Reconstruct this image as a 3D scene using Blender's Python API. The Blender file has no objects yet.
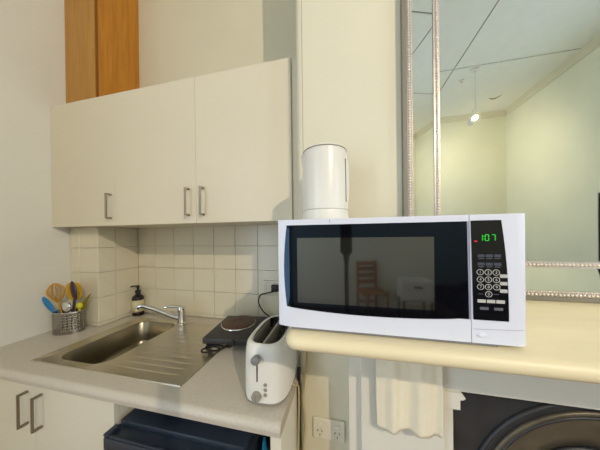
import bpy, bmesh, math, random
from mathutils import Vector, Matrix
random.seed(7)
S = bpy.context.scene
C = S.collection
H = 1.437                      # height of the camera above the floor; all shapes below are given relative to it
# ------------------------------------------------------------------ camera
cam = bpy.data.cameras.new('camera'); co = bpy.data.objects.new('camera', cam); C.objects.link(co)
yaw, pitch, roll = math.radians(12.5726), math.radians(-.2116), math.radians(-.6855)
fw = Vector((-math.sin(yaw)*math.cos(pitch), math.cos(yaw)*math.cos(pitch), math.sin(pitch)))
r0 = Vector((math.cos(yaw), math.sin(yaw), 0)); u0 = r0.cross(fw)
rt = r0*math.cos(roll) + u0*math.sin(roll); up = -r0*math.sin(roll) + u0*math.cos(roll)
co.matrix_world = Matrix(((rt.x, up.x, -fw.x, 0), (rt.y, up.y, -fw.y, 0), (rt.z, up.z, -fw.z, H), (0, 0, 0, 1)))
cam.sensor_width = 36; cam.lens = 206.34/600*36; cam.shift_y = 11.325/600; cam.clip_start = .005
S.camera = co
# ------------------------------------------------------------------ world, daylight, exposure
w = bpy.data.worlds.new('sky'); S.world = w; w.use_nodes = True
bg = w.node_tree.nodes['Background']; bg.inputs[0].default_value = (.68, .82, 1.0, 1); bg.inputs[1].default_value = 8.0
def portal(name, loc, rot, sx, sy):
    l = bpy.data.lights.new(name, 'AREA'); l.shape = 'RECTANGLE'; l.size = sx; l.size_y = sy
    l.cycles.is_portal = True
    o = bpy.data.objects.new(name, l); C.objects.link(o); o.location = loc; o.rotation_euler = rot
portal('daylight_portal', (3.12, -.85, .61+H), (0, math.pi/2, 0), 1.78, 1.3)
portal('daylight_portal', (-1.73, -1.9, .15+H), (0, -math.pi/2, 0), 2.7, 1.6)
LAMP = 325.0; LAMP_COLOR = (1.0, .83, .62)
S.view_settings.view_transform = 'Standard'; S.view_settings.look = 'None'
S.view_settings.exposure = -0.46; S.view_settings.gamma = 1.0; S.view_settings.use_curve_mapping = False
# ------------------------------------------------------------------ materials
def lin(c): 
    return tuple(((v/255)/12.92 if v/255 <= .04045 else ((v/255+.055)/1.055)**2.4) for v in c)
M = {}
def mat(name, rgb, rough=.5, metal=0, var=0, scale=8, bump=0, bscale=60, spec=.5, emit=None, estr=0, aniso=None, coat=0):
    m = bpy.data.materials.new(name); m.use_nodes = True; nt = m.node_tree; n = nt.nodes; L = nt.links
    b = n['Principled BSDF']; c = lin(rgb)
    b.inputs['Base Color'].default_value = (*c, 1); b.inputs['Roughness'].default_value = rough
    b.inputs['Metallic'].default_value = metal; b.inputs['Specular IOR Level'].default_value = spec
    b.inputs['Coat Weight'].default_value = coat
    tc = n.new('ShaderNodeTexCoord')
    if var:
        mp = n.new('ShaderNodeMapping'); L.new(tc.outputs['Object'], mp.inputs[0])
        if aniso: mp.inputs['Scale'].default_value = aniso
        t = n.new('ShaderNodeTexNoise'); t.inputs['Scale'].default_value = scale; t.inputs['Detail'].default_value = 5
        L.new(mp.outputs[0], t.inputs['Vector'])
        r = n.new('ShaderNodeValToRGB'); r.color_ramp.elements[0].position = .3; r.color_ramp.elements[1].position = .7
        r.color_ramp.elements[0].color = (*[v*(1-var) for v in c], 1); r.color_ramp.elements[1].color = (*[min(1, v*(1+var)) for v in c], 1)
        L.new(t.outputs[0], r.inputs[0]); L.new(r.outputs[0], b.inputs['Base Color'])
    if bump:
        t2 = n.new('ShaderNodeTexNoise'); t2.inputs['Scale'].default_value = bscale; t2.inputs['Detail'].default_value = 3
        L.new(tc.outputs['Object'], t2.inputs['Vector'])
        bp = n.new('ShaderNodeBump'); bp.inputs['Strength'].default_value = bump; bp.inputs['Distance'].default_value = .004
        L.new(t2.outputs[0], bp.inputs['Height']); L.new(bp.outputs[0], b.inputs['Normal'])
    if emit:
        b.inputs['Emission Color'].default_value = (*lin(emit), 1); b.inputs['Emission Strength'].default_value = estr
    M[name] = m; return m
def wood(name, c1, c2, rough=.4, scale=(14, 14, 1.1), wscale=3.0):
    m = bpy.data.materials.new(name); m.use_nodes = True; nt = m.node_tree; n = nt.nodes; L = nt.links
    b = n['Principled BSDF']; b.inputs['Roughness'].default_value = rough
    tc = n.new('ShaderNodeTexCoord'); mp = n.new('ShaderNodeMapping'); mp.inputs['Scale'].default_value = scale
    L.new(tc.outputs['Object'], mp.inputs[0])
    t = n.new('ShaderNodeTexNoise'); t.inputs['Scale'].default_value = wscale; t.inputs['Detail'].default_value = 8; t.inputs['Distortion'].default_value = .6
    L.new(mp.outputs[0], t.inputs['Vector'])
    r = n.new('ShaderNodeValToRGB'); r.color_ramp.elements[0].position = .35; r.color_ramp.elements[1].position = .68
    r.color_ramp.elements[0].color = (*lin(c1), 1); r.color_ramp.elements[1].color = (*lin(c2), 1)
    L.new(t.outputs[0], r.inputs[0]); L.new(r.outputs[0], b.inputs['Base Color'])
    M[name] = m; return m
mat('wall_white', (224, 222, 211), .6, var=.02, scale=3, bump=.05)
mat('wall_cream', (222, 217, 195), .6, var=.025, scale=2.5, bump=.05)
mat('wall_room', (234, 233, 212), .6, var=.03, scale=2, bump=.05)
mat('ceiling', (244, 244, 238), .7, var=.02)
mat('joint_dark', (140, 130, 112), .8)
mat('grout', (222, 215, 194), .8, var=.1, scale=30)
mat('tile', (224, 217, 196), .22, var=.02, scale=9)
mat('cabinet', (223, 215, 194), .38, var=.012, scale=3)
mat('cabinet_white', (226, 222, 206), .38, var=.012, scale=3)
mat('counter', (201, 194, 181), .38, var=.06, scale=160)
mat('counter_end', (184, 172, 148), .5)
mat('ply_edge', (128, 78, 18), .5)
mat('brown_edge', (110, 84, 58), .5)
mat('steel', (214, 208, 194), .30, 1, var=.05, scale=30, aniso=(1, 20, 20))
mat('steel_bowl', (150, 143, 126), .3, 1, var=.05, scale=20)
mat('chrome', (225, 225, 225), .10, 1)
mat('handle', (150, 142, 128), .32, 1)
mat('mw_white', (222, 226, 240), .3, var=.008)
mat('mw_grey', (150, 150, 172), .35)
mat('black_gloss', (12, 12, 16), .05, spec=.35)
M['black_gloss'].node_tree.nodes['Principled BSDF'].inputs['Specular Tint'].default_value = (.42, .68, 1, 1)
mat('panel_black', (13, 13, 18), .18, spec=.4)
mat('mesh_window', (34, 34, 30), .06, spec=1.0, coat=1.0)
mat('key_grey', (96, 98, 108), .5); mat('key_white', (190, 190, 186), .5); mat('key_slate', (62, 68, 82), .5)
mat('led_green', (10, 60, 10), .5, emit=(30, 255, 50), estr=.8)
mat('led_red', (60, 5, 10), .5, emit=(255, 20, 50), estr=1.0)
mat('mantel', (234, 221, 184), .42, var=.06, scale=3, aniso=(1, 5, 5))
mat('surround', (224, 223, 212), .45, var=.02, scale=5)
mat('iron', (58, 60, 64), .45, .3, var=.2, scale=12, bump=.15, bscale=40)
mat('iron_bronze', (100, 94, 80), .40, .3, var=.25, scale=9, bump=.1)
mat('soot', (34, 32, 30), .7, var=.2)
mat('towel', (236, 230, 208), .9, var=.02, scale=40, bump=.25, bscale=500)
mat('plastic_white', (232, 230, 222), .35)
mat('plastic_dark', (40, 40, 44), .4)
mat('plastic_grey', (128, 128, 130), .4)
mat('kettle', (228, 226, 218), .3)
mat('toaster', (230, 229, 222), .3)
mat('toaster_grey', (150, 146, 136), .4)
mat('bin', (38, 48, 62), .42, var=.1, scale=20)
mat('blue_bag', (20, 130, 180), .25, var=.25, scale=30)
mat('hot_black', (52, 52, 54), .45, var=.1, scale=60)
mat('hot_disc', (86, 58, 44), .45, .2, var=.18, scale=30)
mat('rubber', (26, 26, 28), .5)
mat('yellow', (214, 170, 20), .4); mat('amber', (206, 150, 30), .35); mat('blue', (10, 120, 178), .4)
mat('purple', (56, 34, 58), .4); mat('lime', (214, 210, 30), .4); mat('olive', (130, 120, 30), .45)
mat('bottle', (38, 28, 30), .2); mat('label', (214, 206, 170), .6)
mat('silver', (196, 188, 182), .38, .6, var=.12, scale=50)
mat('bead_silver', (226, 217, 206), .3, .45)
mat('holder', (158, 152, 146), .25, 1, var=.1, scale=40)
mat('frame_side', (128, 124, 112), .5)
mat('mirror', (226, 232, 224), .008, 1)
mat('outlet', (226, 222, 206), .35)
mat('cord_beige', (196, 178, 132), .5)
mat('glass_dark', (20, 24, 30), .05)
mat('sash', (50, 44, 40), .4)
mat('navy', (34, 38, 56), .9, var=.15, scale=30)
mat('floor_gap', (60, 40, 24), .7)
wood('ply', (176, 124, 44), (192, 140, 58), .4)
wood('ply_deep', (176, 112, 22), (196, 132, 34), .4)
wood('chairwood', (150, 84, 36), (182, 112, 52), .4)
wood('floorwood', (128, 88, 52), (158, 114, 70), .4, scale=(1.2, 14, 14))
# window glass
g = bpy.data.materials.new('window_glass'); g.use_nodes = True; n = g.node_tree.nodes; n.clear()
o_ = n.new('ShaderNodeOutputMaterial'); mx = n.new('ShaderNodeMixShader'); tr = n.new('ShaderNodeBsdfTransparent'); gl = n.new('ShaderNodeBsdfGlossy')
gl.inputs['Roughness'].default_value = .02; mx.inputs[0].default_value = .06
g.node_tree.links.new(tr.outputs[0], mx.inputs[1]); g.node_tree.links.new(gl.outputs[0], mx.inputs[2]); g.node_tree.links.new(mx.outputs[0], o_.inputs[0])
M['window_glass'] = g
bm_ = mat('bulb', (255, 240, 210), .4, emit=(255, 236, 206), estr=12)
# ------------------------------------------------------------------ builders
class MB:
    def __init__(s): s.b = bmesh.new()
    def _tr(s, vs, T):
        if T is not None:
            for v in vs: v.co = T @ v.co
    def box(s, x0, x1, y0, y1, z0, z1, bev=0, seg=2, T=None):
        r = bmesh.ops.create_cube(s.b, size=1); vs = r['verts']
        for v in vs:
            v.co = Vector(((x0+x1)/2+v.co.x*(x1-x0), (y0+y1)/2+v.co.y*(y1-y0), (z0+z1)/2+v.co.z*(z1-z0)))
        if bev:
            es = list({e for v in vs for e in v.link_edges})
            q = bmesh.ops.bevel(s.b, geom=es, offset=bev, segments=seg, affect='EDGES', profile=.5)
            vs = list({v for f in q['faces'] for v in f.verts} | {v for v in vs if v.is_valid})
        s._tr(vs, T); return s
    def ring_loft(s, rings, cap0=True, cap1=True, closed=True):
        R = [[s.b.verts.new(p) for p in r] for r in rings]
        n = len(R[0])
        for a, b in zip(R, R[1:]):
            for i in range(n if closed else n-1):
                j = (i+1) % n
                s.b.faces.new((a[i], a[j], b[j], b[i]))
        if cap0: s.b.faces.new(R[0][::-1])
        if cap1: s.b.faces.new(R[-1])
        return s
    def lathe(s, prof, c, n=32, axis='z', cap0=True, cap1=True, sx=1, sy=1):
        rings = []
        for r, z in prof:
            q = []
            for i in range(n):
                a = 2*math.pi*i/n; x, y = r*sx*math.cos(a), r*sy*math.sin(a)
                p = {'z': (x, y, z), 'y': (x, z, -y), 'x': (z, x, y)}[axis]
                q.append((c[0]+p[0], c[1]+p[1], c[2]+p[2]))
            rings.append(q)
        return s.ring_loft(rings, cap0, cap1)
    def tube(s, pts, r, n=8, smooth=6, closed=False):
        P = [Vector(p) for p in pts]
        if smooth and len(P) > 2:
            Q = []; m = len(P)
            rng = range(m if closed else m-1)
            for i in rng:
                if closed: p0, p1, p2, p3 = P[(i-1) % m], P[i], P[(i+1) % m], P[(i+2) % m]
                else: p0, p1, p2, p3 = P[max(i-1, 0)], P[i], P[i+1], P[min(i+2, m-1)]
                for k in range(smooth):
                    t = k/smooth
                    Q.append(.5*((2*p1)+(p2-p0)*t+(2*p0-5*p1+4*p2-p3)*t*t+(3*p1-p0-3*p2+p3)*t**3))
            if not closed: Q.append(P[-1])
            P = Q
        m = len(P); rad = r if callable(r) else (lambda t: r)
        rings = []; nrm = None
        for i, p in enumerate(P):
            if closed: d = (P[(i+1) % m]-P[i-1]).normalized()
            else: d = (P[min(i+1, m-1)]-P[max(i-1, 0)]).normalized()
            if nrm is None:
                nrm = d.cross(Vector((0, 0, 1)));
                if nrm.length < .1: nrm = d.cross(Vector((1, 0, 0)))
            nrm = (nrm - d*nrm.dot(d)).normalized(); bn = d.cross(nrm)
            rr = rad(i/max(1, m-1))
            rings.append([p + (nrm*math.cos(2*math.pi*k/n)+bn*math.sin(2*math.pi*k/n))*rr for k in range(n)])
        if closed: rings.append(rings[0]); return s.ring_loft(rings, False, False)
        return s.ring_loft(rings)
    def ell(s, c, rx, ry, rz, n=16, m=10, T=None):
        q = bmesh.ops.create_uvsphere(s.b, u_segments=n, v_segments=m, radius=1)
        for v in q['verts']: v.co = Vector((v.co.x*rx, v.co.y*ry, v.co.z*rz))
        if T is not None: s._tr(q['verts'], T)
        for v in q['verts']: v.co += Vector(c)
        return s
    def prism(s, poly, axis, a, b):
        # poly of 2D points; axis 'x': (y,z), 'y': (x,z), 'z': (x,y)
        def P(u, v, t): return {'x': (t, u, v), 'y': (u, t, v), 'z': (u, v, t)}[axis]
        return s.ring_loft([[P(u, v, a) for u, v in poly], [P(u, v, b) for u, v in poly]])
    def grid(s, f, nu, nv):
        V = [[s.b.verts.new(f(i/nu, j/nv)) for j in range(nv+1)] for i in range(nu+1)]
        for i in range(nu):
            for j in range(nv): s.b.faces.new((V[i][j], V[i+1][j], V[i+1][j+1], V[i][j+1]))
        return s
    def text(s, txt, size, f):
        cu = bpy.data.curves.new('t', 'FONT'); cu.body = txt; cu.size = size; cu.align_x = 'CENTER'; cu.align_y = 'CENTER'
        ob = bpy.data.objects.new('t', cu); C.objects.link(ob); bpy.context.view_layer.update()
        me = bpy.data.meshes.new_from_object(ob.evaluated_get(bpy.context.evaluated_depsgraph_get()))
        vs = [s.b.verts.new(f(v.co.x, v.co.y)) for v in me.vertices]
        for p in me.polygons:
            try: s.b.faces.new([vs[i] for i in p.vertices])
            except ValueError: pass
        bpy.data.objects.remove(ob); bpy.data.curves.remove(cu); bpy.data.meshes.remove(me)
        return s
    def build(s, name, m, parent=None, T=None, smooth=35, solid=0, recalc=True):
        if T is not None: bmesh.ops.transform(s.b, matrix=T, verts=s.b.verts)
        if recalc: bmesh.ops.recalc_face_normals(s.b, faces=s.b.faces)
        me = bpy.data.meshes.new(name); o = bpy.data.objects.new(name, me); C.objects.link(o)
        if parent is not None:
            base = Vector(parent['_base']); o.parent = parent
        else:
            xs = [v.co for v in s.b.verts]
            lo = Vector((min(v.x for v in xs), min(v.y for v in xs), min(v.z for v in xs))); hi = Vector((max(v.x for v in xs), max(v.y for v in xs), 0))
            base = Vector(((lo.x+hi.x)/2, (lo.y+hi.y)/2, lo.z))
            o.location = base + Vector((0, 0, H))
        o['_base'] = tuple(base)
        bmesh.ops.translate(s.b, vec=-base, verts=s.b.verts)
        s.b.to_mesh(me); s.b.free()
        me.materials.append(M[m])
        if smooth:
            for p in me.polygons: p.use_smooth = True
            me.set_sharp_from_angle(angle=math.radians(smooth))
        if solid:
            md = o.modifiers.new('thickness', 'SOLIDIFY'); md.thickness = solid; md.offset = 0
        return o
def tag(o, label, cat, group=None, kind=None):
    o['label'] = label; o['category'] = cat
    if group: o['group'] = group
    if kind: o['kind'] = kind
    return o
def thing(name, base, label, cat, group=None, kind=None):
    o = bpy.data.objects.new(name, None); C.objects.link(o); o.empty_display_size = .05
    o.location = Vector(base)+Vector((0, 0, H)); o['_base'] = tuple(base)
    return tag(o, label, cat, group, kind)
def bx(name, m, parent, x0, x1, y0, y1, z0, z1, bev=0, **k):
    k.setdefault('smooth', 0)
    return MB().box(x0, x1, y0, y1, z0, z1, bev).build(name, m, parent, **k)
def rot(cx, cy, a): return Matrix.Translation((cx, cy, 0)) @ Matrix.Rotation(a, 4, 'Z') @ Matrix.Translation((-cx, -cy, 0))
def sup(cx, cy, z, rx, ry, e=4, n=48):
    q = []
    for i in range(n):
        a = 2*math.pi*i/n; c, s_ = math.cos(a), math.sin(a)
        q.append((cx+rx*math.copysign(abs(c)**(2/e), c), cy+ry*math.copysign(abs(s_)**(2/e), s_), z))
    return q
def rrect(x0, x1, y0, y1, r, k=8):
    q = []
    for cx, cy, a0 in ((x1-r, y1-r, 0), (x0+r, y1-r, 90), (x0+r, y0+r, 180), (x1-r, y0+r, 270)):
        for i in range(k+1):
            a = math.radians(a0+90*i/k); q.append((cx+r*math.cos(a), cy+r*math.sin(a)))
    return q
# ------------------------------------------------------------------ main dimensions
XL, XR = -1.686, 3.08          # room's left and right walls
YB, YW = 1.198, .78             # alcove back wall, chimney breast face
YR = -3.30                      # rear wall behind the photographer
ZF, ZT = -H, 2.38               # floor, ceiling
XA = -.185                      # chimney breast's left side
XP, YP = -1.46, .947            # tiled pier in the alcove corner
ZC = -.537                      # worktop
# ------------------------------------------------------------------ room shell
def struct(o, label, cat): return tag(o, label, cat, kind='structure')
fl = struct(bx('floor', 'floor_gap', None, XL-.1, XR+.1, YR-.1, YB+.1, ZF-.06, ZF-.012), 'brown timber board floor of the room', 'floor')
k = 0; y = YR
bm = MB().box(XL, XR, -.065, .065, 0, .011, .002, 1); pl = bm.build('plank', 'floorwood', fl)
pl.location = Vector((0, 0, 0))
me0 = pl.data; first = True
fb = Vector(fl['_base'])
# plank mesh is shared: built around y=0, moved for every board
for v in me0.vertices: v.co += fb
while y < YB:
    o = pl if first else pl.copy()
    if not first: C.objects.link(o)
    o.location = Vector((0, y+.066, ZF-.012)) - fb
    first = False; y += .132
ce = struct(bx('ceiling', 'joint_dark', None, XL-.1, XR+.1, YR-.1, YB+.1, ZT+.012, ZT+.08), 'off white panelled ceiling with dark joints seen in the mirror', 'ceiling')
xs = [XL, -.85, .35, 1.552, XR]; ys = [YR, -1.88, -.68, .52, YB]
for a, b in zip(xs, xs[1:]):
    for c, d in zip(ys, ys[1:]):
        bx('panel', 'ceiling', ce, a+.007, b-.007, c+.007, d-.007, ZT, ZT+.0118, .003)
wb = struct(bx('wall_back', 'wall_cream', None, XL, XR, YB+.008, YB+.1, ZF, ZT), 'cream plaster wall at the back of the kitchen alcove, tiled below the cabinets', 'wall')
wc = struct(MB().prism([(XA, YB+.008)] + [(XA+.024-.024*math.cos(math.radians(t)), YW+.024-.024*math.sin(math.radians(t))) for t in range(0, 91, 10)] + [(1.75, YW), (1.75, YB+.008)], 'z', ZF, ZT).build('wall_chimney', 'wall_cream', None), 'cream plaster chimney breast with rounded left corner behind the microwave', 'wall')
# round bead that runs up the chimney corner
def cyl(p0, p1, r, n=16): return MB().tube([p0, p1], r, n, 0)
bx('groove', 'joint_dark', wc, -.1585, -.157, YW-.0006, YW+.001, -.2, ZT)
wp = struct(bx('wall_pier', 'grout', None, XL, XP-.007, YP+.007, YB+.008, ZF, .06), 'narrow tiled pier in the left corner of the alcove', 'wall')
bx('wall_core', 'wall_cream', wp, XL, XP-.007, YP+.007, YB+.008, .0605, ZT)
# tiles: back wall
bx('grout_bed', 'grout', wb, XP-.007, XA, YB+.0035, YB+.0078, ZC, .075)
txs = [XP, -1.312, -1.157, -1.002, -.847, -.692, -.5375, -.383, -.2285, XA-.001]
tzs = [ZC+.003, -.5135, -.3625, -.2115, -.0605, .0745]
cache = {}
def tile(parent, x0, x1, z0, z1, yf, axis='y', xf=None):
    g_ = .0009; wd, hh = round(x1-x0-2*g_, 4), round(z1-z0-2*g_, 4); key = (wd, hh, axis)
    if key not in cache:
        b = MB()
        if axis == 'y': b.box(-wd/2, wd/2, 0, .0066, -hh/2, hh/2, min(.0016, hh*.2), 1)
        else: b.box(-.0066, 0, -wd/2, wd/2, -hh/2, hh/2, min(.0016, hh*.2), 1)
        o = b.build('tile', 'tile', None, smooth=0)
        for v in o.data.vertices: v.co += Vector(o['_base'])
        cache[key] = o.data
    else:
        o = bpy.data.objects.new('tile', cache[key]); C.objects.link(o)
    o.parent = parent; bs = Vector(parent['_base'])
    dy = random.uniform(-.0004, .0004)
    if axis == 'y': o.location = Vector(((x0+x1)/2, yf+dy, (z0+z1)/2)) - bs
    else: o.location = Vector((xf+dy, (x0+x1)/2, (z0+z1)/2)) - bs
    o.rotation_euler = (random.uniform(-.002, .002), 0, random.uniform(-.002, .002))
    if '_base' in o: del o['_base']
for a, b in zip(txs, txs[1:]):
    for c, d in zip(tzs, tzs[1:]): tile(wb, a, b, c, d, YB-.0032)
for a, b in zip([XL+.001, -1.610, XP], [-1.610, XP]):
    for c, d in zip(tzs, tzs[1:]): tile(wp, a, b, c, d, YP)
for a, b in zip([YP+.001, 1.046, YB-.004], [1.046, YB-.004]):
    for c, d in zip(tzs, tzs[1:]): tile(wp, a, b, c, d, None, 'x', XP)
# rear and right walls with windows
def wall_with_hole(name, axis, at0, at1, u0, u1, hu0, hu1, hz0, hz1, m, label):
    b = MB()
    for (a, c, z0, z1) in ((u0, hu0, ZF, ZT), (hu1, u1, ZF, ZT), (hu0, hu1, ZF, hz0), (hu0, hu1, hz1, ZT)):
        if axis == 'x': b.box(at0, at1, a, c, z0, z1)
        else: b.box(a, c, at0, at1, z0, z1)
    return struct(b.build(name, m, None, smooth=0), label, 'wall')
wall_with_hole('wall_left', 'x', XL-.1, XL, YR-.1, YB+.1, -2.7, -1.1, -1.2, 1.5, 'wall_white', 'smooth white plaster wall on the left beside the worktop')
wall_with_hole('wall_right', 'x', XR, XR+.1, YR-.1, YB+.1, -1.5, -.2, -.28, 1.5, 'wall_room', 'pale green-cream wall on the right, seen in the mirror')
struct(bx('wall_rear', 'wall_room', None, XL, XR, YR-.1, YR, ZF, ZT), 'pale green-cream wall behind the photographer, seen in the mirror', 'wall')
def window(name, axis, at, u0, u1, z0, z1, label):
    s_ = (-1 if at > 0 else 1) if axis == 'x' else 1                # towards the room
    wn = thing(name, (at, (u0+u1)/2, z0) if axis == 'x' else ((u0+u1)/2, at, z0), label, 'window', kind='structure')
    def b(nm, m, a, c, z_0, z_1, d0, d1, bev=.003):
        lo, hi = sorted((at+s_*d0, at+s_*d1))
        if axis == 'x': bx(nm, m, wn, lo, hi, a, c, z_0, z_1, bev)
        else: bx(nm, m, wn, a, c, lo, hi, z_0, z_1, bev)
    f = .05
    b('architrave', 'surround', u0-f, u0, z0-f, z1+f, .001, .03); b('architrave', 'surround', u1, u1+f, z0-f, z1+f, .001, .03)
    b('architrave', 'surround', u0, u1, z1, z1+f, .001, .03); b('window_sill', 'surround', u0, u1, z0-f, z0, .001, .05)
    zm = (z0+z1)/2
    for (a, c, p, q) in ((u0, u0+.05, z0, z1), (u1-.05, u1, z0, z1), (u0+.05, u1-.05, z0, z0+.05), (u0+.05, u1-.05, z1-.05, z1), (u0+.05, u1-.05, zm-.02, zm+.02)):
        b('sash', 'sash', a, c, p, q, -.07, -.03)
    b('pane', 'window_glass', u0+.05, u1-.05, z0+.05, zm-.02, -.052, -.048, 0); b('pane', 'window_glass', u0+.05, u1-.05, zm+.02, z1-.05, -.052, -.048, 0)
window('window_1', 'x', XR, -1.5, -.2, -.28, 1.5, 'dark sashed window with white architrave in the right wall')
window('window_2', 'x', XL, -2.7, -1.1, -1.2, 1.5, 'tall dark sashed window in the left wall behind the photographer')
pf = thing('framed_picture', (XR-.01, -1.65, -.376), 'dark picture in a thin white frame at the mirror image right edge', 'picture')
bx('canvas', 'glass_dark', pf, XR-.022, XR-.004, -1.763, -1.573, -.358, .482, .001)
for a, c, d, e in ((-1.780, -1.764, -.376, .50), (-1.572, -1.556, -.376, .50), (-1.764, -1.572, -.376, -.359), (-1.764, -1.572, .483, .50)):
    bx('frame', 'surround', pf, XR-.030, XR-.001, a, c, d, e, .002)
# cornices and skirting
cor = [(0, 0), (0, -.085), (.012, -.085), (.016, -.07), (.035, -.045), (.06, -.022), (.075, -.012), (.085, 0)]
struct(MB().prism([(YR+u, ZT-.001+v) for u, v in cor], 'x', XL, XR).build('trim_1', 'wall_cream', None), 'cream moulded cornice above the rear wall, seen in the mirror', 'cornice')
struct(MB().prism([(XR-u, ZT-.001+v) for u, v in cor], 'y', YR+.086, YB).build('trim_2', 'wall_cream', None), 'cream moulded cornice above the right wall, slanting in the mirror', 'cornice')
struct(bx('baseboard_rear', 'surround', None, XL, XR, YR, YR+.018, ZF, ZF+.16, .004), 'white skirting board along the rear wall', 'skirting')
struct(bx('baseboard_right', 'surround', None, XR-.018, XR, YR+.019, YB, ZF, ZF+.16, .004), 'white skirting board along the right wall', 'skirting')
struct(bx('baseboard_chimney', 'surround', None, -.155, -.002, YW-.018, YW-.0005, ZF, ZF+.16, .004), 'white skirting board under the double power outlet', 'skirting')
# ------------------------------------------------------------------ wooden boxing above the cabinets
pb = thing('pipe_boxing', (XL+.1, YP+.1, .775), 'orange-brown varnished plywood boxing rising above the wall cabinets in the corner', 'boxing')
bx('front_panel', 'ply', pb, XL+.001, -1.445, YP-.010, YP+.005, .776, ZT-.003, .001)
bx('side_panel', 'ply_deep', pb, XP-.005, -1.438, YP+.0055, YB+.006, .776, ZT-.003, .001)
bx('corner_strip', 'ply_edge', pb, -1.4445, -1.439, YP-.006, YP+.005, .776, ZT-.003)
# ------------------------------------------------------------------ wall cabinets
def dhandle(parent, x, yf, z0, z1, out=.030, wd=.009):
    b = MB()
    yo = yf-out
    b.box(x-wd/2, x+wd/2, yo, yo+.007, z0, z1, .001, 1)
    b.box(x-wd/2, x+wd/2, yo+.0072, yf-.0003, z1-.009, z1, .0006, 1)
    b.box(x-wd/2, x+wd/2, yo+.0072, yf-.0003, z0, z0+.009, .0006, 1)
    return b.build('handle', 'handle', parent)
YC = .868; Z0, Z1 = .0664, .774
def wall_cabinet(x0, x1, joints, handles, label, notch):
    t = thing('wall_cabinet', ((x0+x1)/2, 1.03, Z0), label, 'cabinet', 'wall cabinets')
    b = MB()
    if notch:
        b.box(x0+.001, XP+.012, YC+.019, YP-.012, Z0+.001, Z1-.001); b.box(XP+.012, x1-.001, YC+.019, YB-.006, Z0+.001, Z1-.001)
    else: b.box(x0+.001, x1-.001, YC+.019, YB-.006, Z0+.001, Z1-.001)
    b.build('body', 'cabinet', t, smooth=0)
    e = [x0]+joints+[x1]
    for i, (a, c) in enumerate(zip(e, e[1:])):
        d = bx('door', 'cabinet', t, a+.0003, c-.0003, YC, YC+.0182, Z0, Z1, .0006)
        dhandle(d, handles[i], YC, .1025, .2375)
wall_cabinet(XL+.001, -.7075, [-1.197], [-1.237, -.747], 'cream double-door wall cabinet against the left wall', True)
wall_cabinet(-.7065, -.227, [], [-.665], 'cream single-door wall cabinet next to the chimney breast', False)
tag(bx('filler_strip', 'cabinet', None, -.2262, XA-.001, YC+.010, YC+.026, Z0, Z1, .001), 'narrow cream filler strip between wall cabinet and chimney breast', 'filler strip')
# ------------------------------------------------------------------ worktop and base units
wt = thing('worktop', (-.93, .87, ZC-.035), 'grey-beige laminate worktop with rounded front edge holding the sink', 'worktop')
XE = -.188
b = MB()
prof = [(.636, ZC-.035), (.552, ZC-.035)] + [(.550+.020-.020*math.cos(math.radians(a)), ZC-.020+.020*math.sin(math.radians(a))) for a in range(-20, 91, 10)] + [(.636, ZC)]
b.prism(prof, 'x', XL+.001, XE)
b.box(XL+.001, -1.340, .636, YP-.001, ZC-.035, ZC)
b.box(XP+.001, -1.340, YP-.001, YB-.005, ZC-.035, ZC)
b.box(-.600, XE, .636, YB-.005, ZC-.035, ZC)
b.box(-1.340, -.600, 1.092, YB-.005, ZC-.035, ZC)
b.build('slab', 'counter', wt, smooth=30)
MB().prism([(y_, z_) for y_, z_ in [(.775, ZC-.034), (.5525, ZC-.034)] + [(.5505+.020-.020*math.cos(math.radians(a)), ZC-.0205+.020*math.sin(math.radians(a))) for a in range(-20, 91, 10)] + [(.775, ZC-.0005)]], 'x', XE+.0001, XE+.0016).build('edge_strip', 'counter_end', wt)
bc = thing('base_cabinet', (-1.25, .88, ZF), 'cream double-door base cabinet under the left end of the worktop', 'cabinet')
XB = -.822
b = MB(); b.box(XL+.001, XB, .594, YP-.005, ZF+.1, ZC-.036-.16); b.box(XL+.001, XL+.019, .594, YP-.005, ZF, ZC-.036); b.box(XB-.018, XB, .594, YB-.006, ZF, ZC-.0355); b.box(XL+.02, XB-.018, .65, .668, ZF, ZF+.1)
b.build('body', 'cabinet_white', bc, smooth=0)
bx('top_rail', 'cabinet_white', bc, XL+.0195, XB-.0185, .594, .61, ZC-.12, ZC-.036)
for x0, x1, hx in ((XL+.002, -1.2315, -1.2715), (-1.2295, XB, -1.191)):
    d = bx('door', 'cabinet_white', bc, x0, x1, .575, .593, ZF+.105, ZC-.040, .0012)
    dhandle(d, hx, .575, -.752, -.616)
tag(bx('end_panel', 'cabinet_white', None, -.226, -.192, .575, .775, ZF, ZC-.0355, .001), 'white support panel under the right end of the worktop', 'panel')
# ------------------------------------------------------------------ sink
sk = thing('sink', (-.97, .86, ZC), 'stainless steel inset sink with one bowl and ridged drainer', 'sink')
sx0, sx1, sy0, sy1 = -1.358, -.583, .622, 1.103
bowl = rrect(-1.282, -1.010, .664, 1.072, .06, 8)
bcx, bcy = -1.146, .868
def to_rect(px, py):
    dx, dy = px-bcx, py-bcy; t = 1e9
    if dx > 1e-9: t = min(t, (sx1-bcx)/dx)
    if dx < -1e-9: t = min(t, (sx0-bcx)/dx)
    if dy > 1e-9: t = min(t, (sy1-bcy)/dy)
    if dy < -1e-9: t = min(t, (sy0-bcy)/dy)
    return [bcx+dx*t, bcy+dy*t]
outer = [to_rect(*p) for p in bowl]
for cx_, cy_ in ((sx0, sy0), (sx1, sy0), (sx1, sy1), (sx0, sy1)):
    i = min(range(len(outer)), key=lambda i: (outer[i][0]-cx_)**2+(outer[i][1]-cy_)**2); outer[i] = [cx_, cy_]
ctr = lambda P, k: [(bcx+(x-bcx)*k, bcy+(y-bcy)*k) for x, y in P]
zt = ZC+.0045
def inset(P, d): return [(min(max(x, sx0+d), sx1-d), min(max(y, sy0+d), sy1-d)) for x, y in P]
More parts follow.
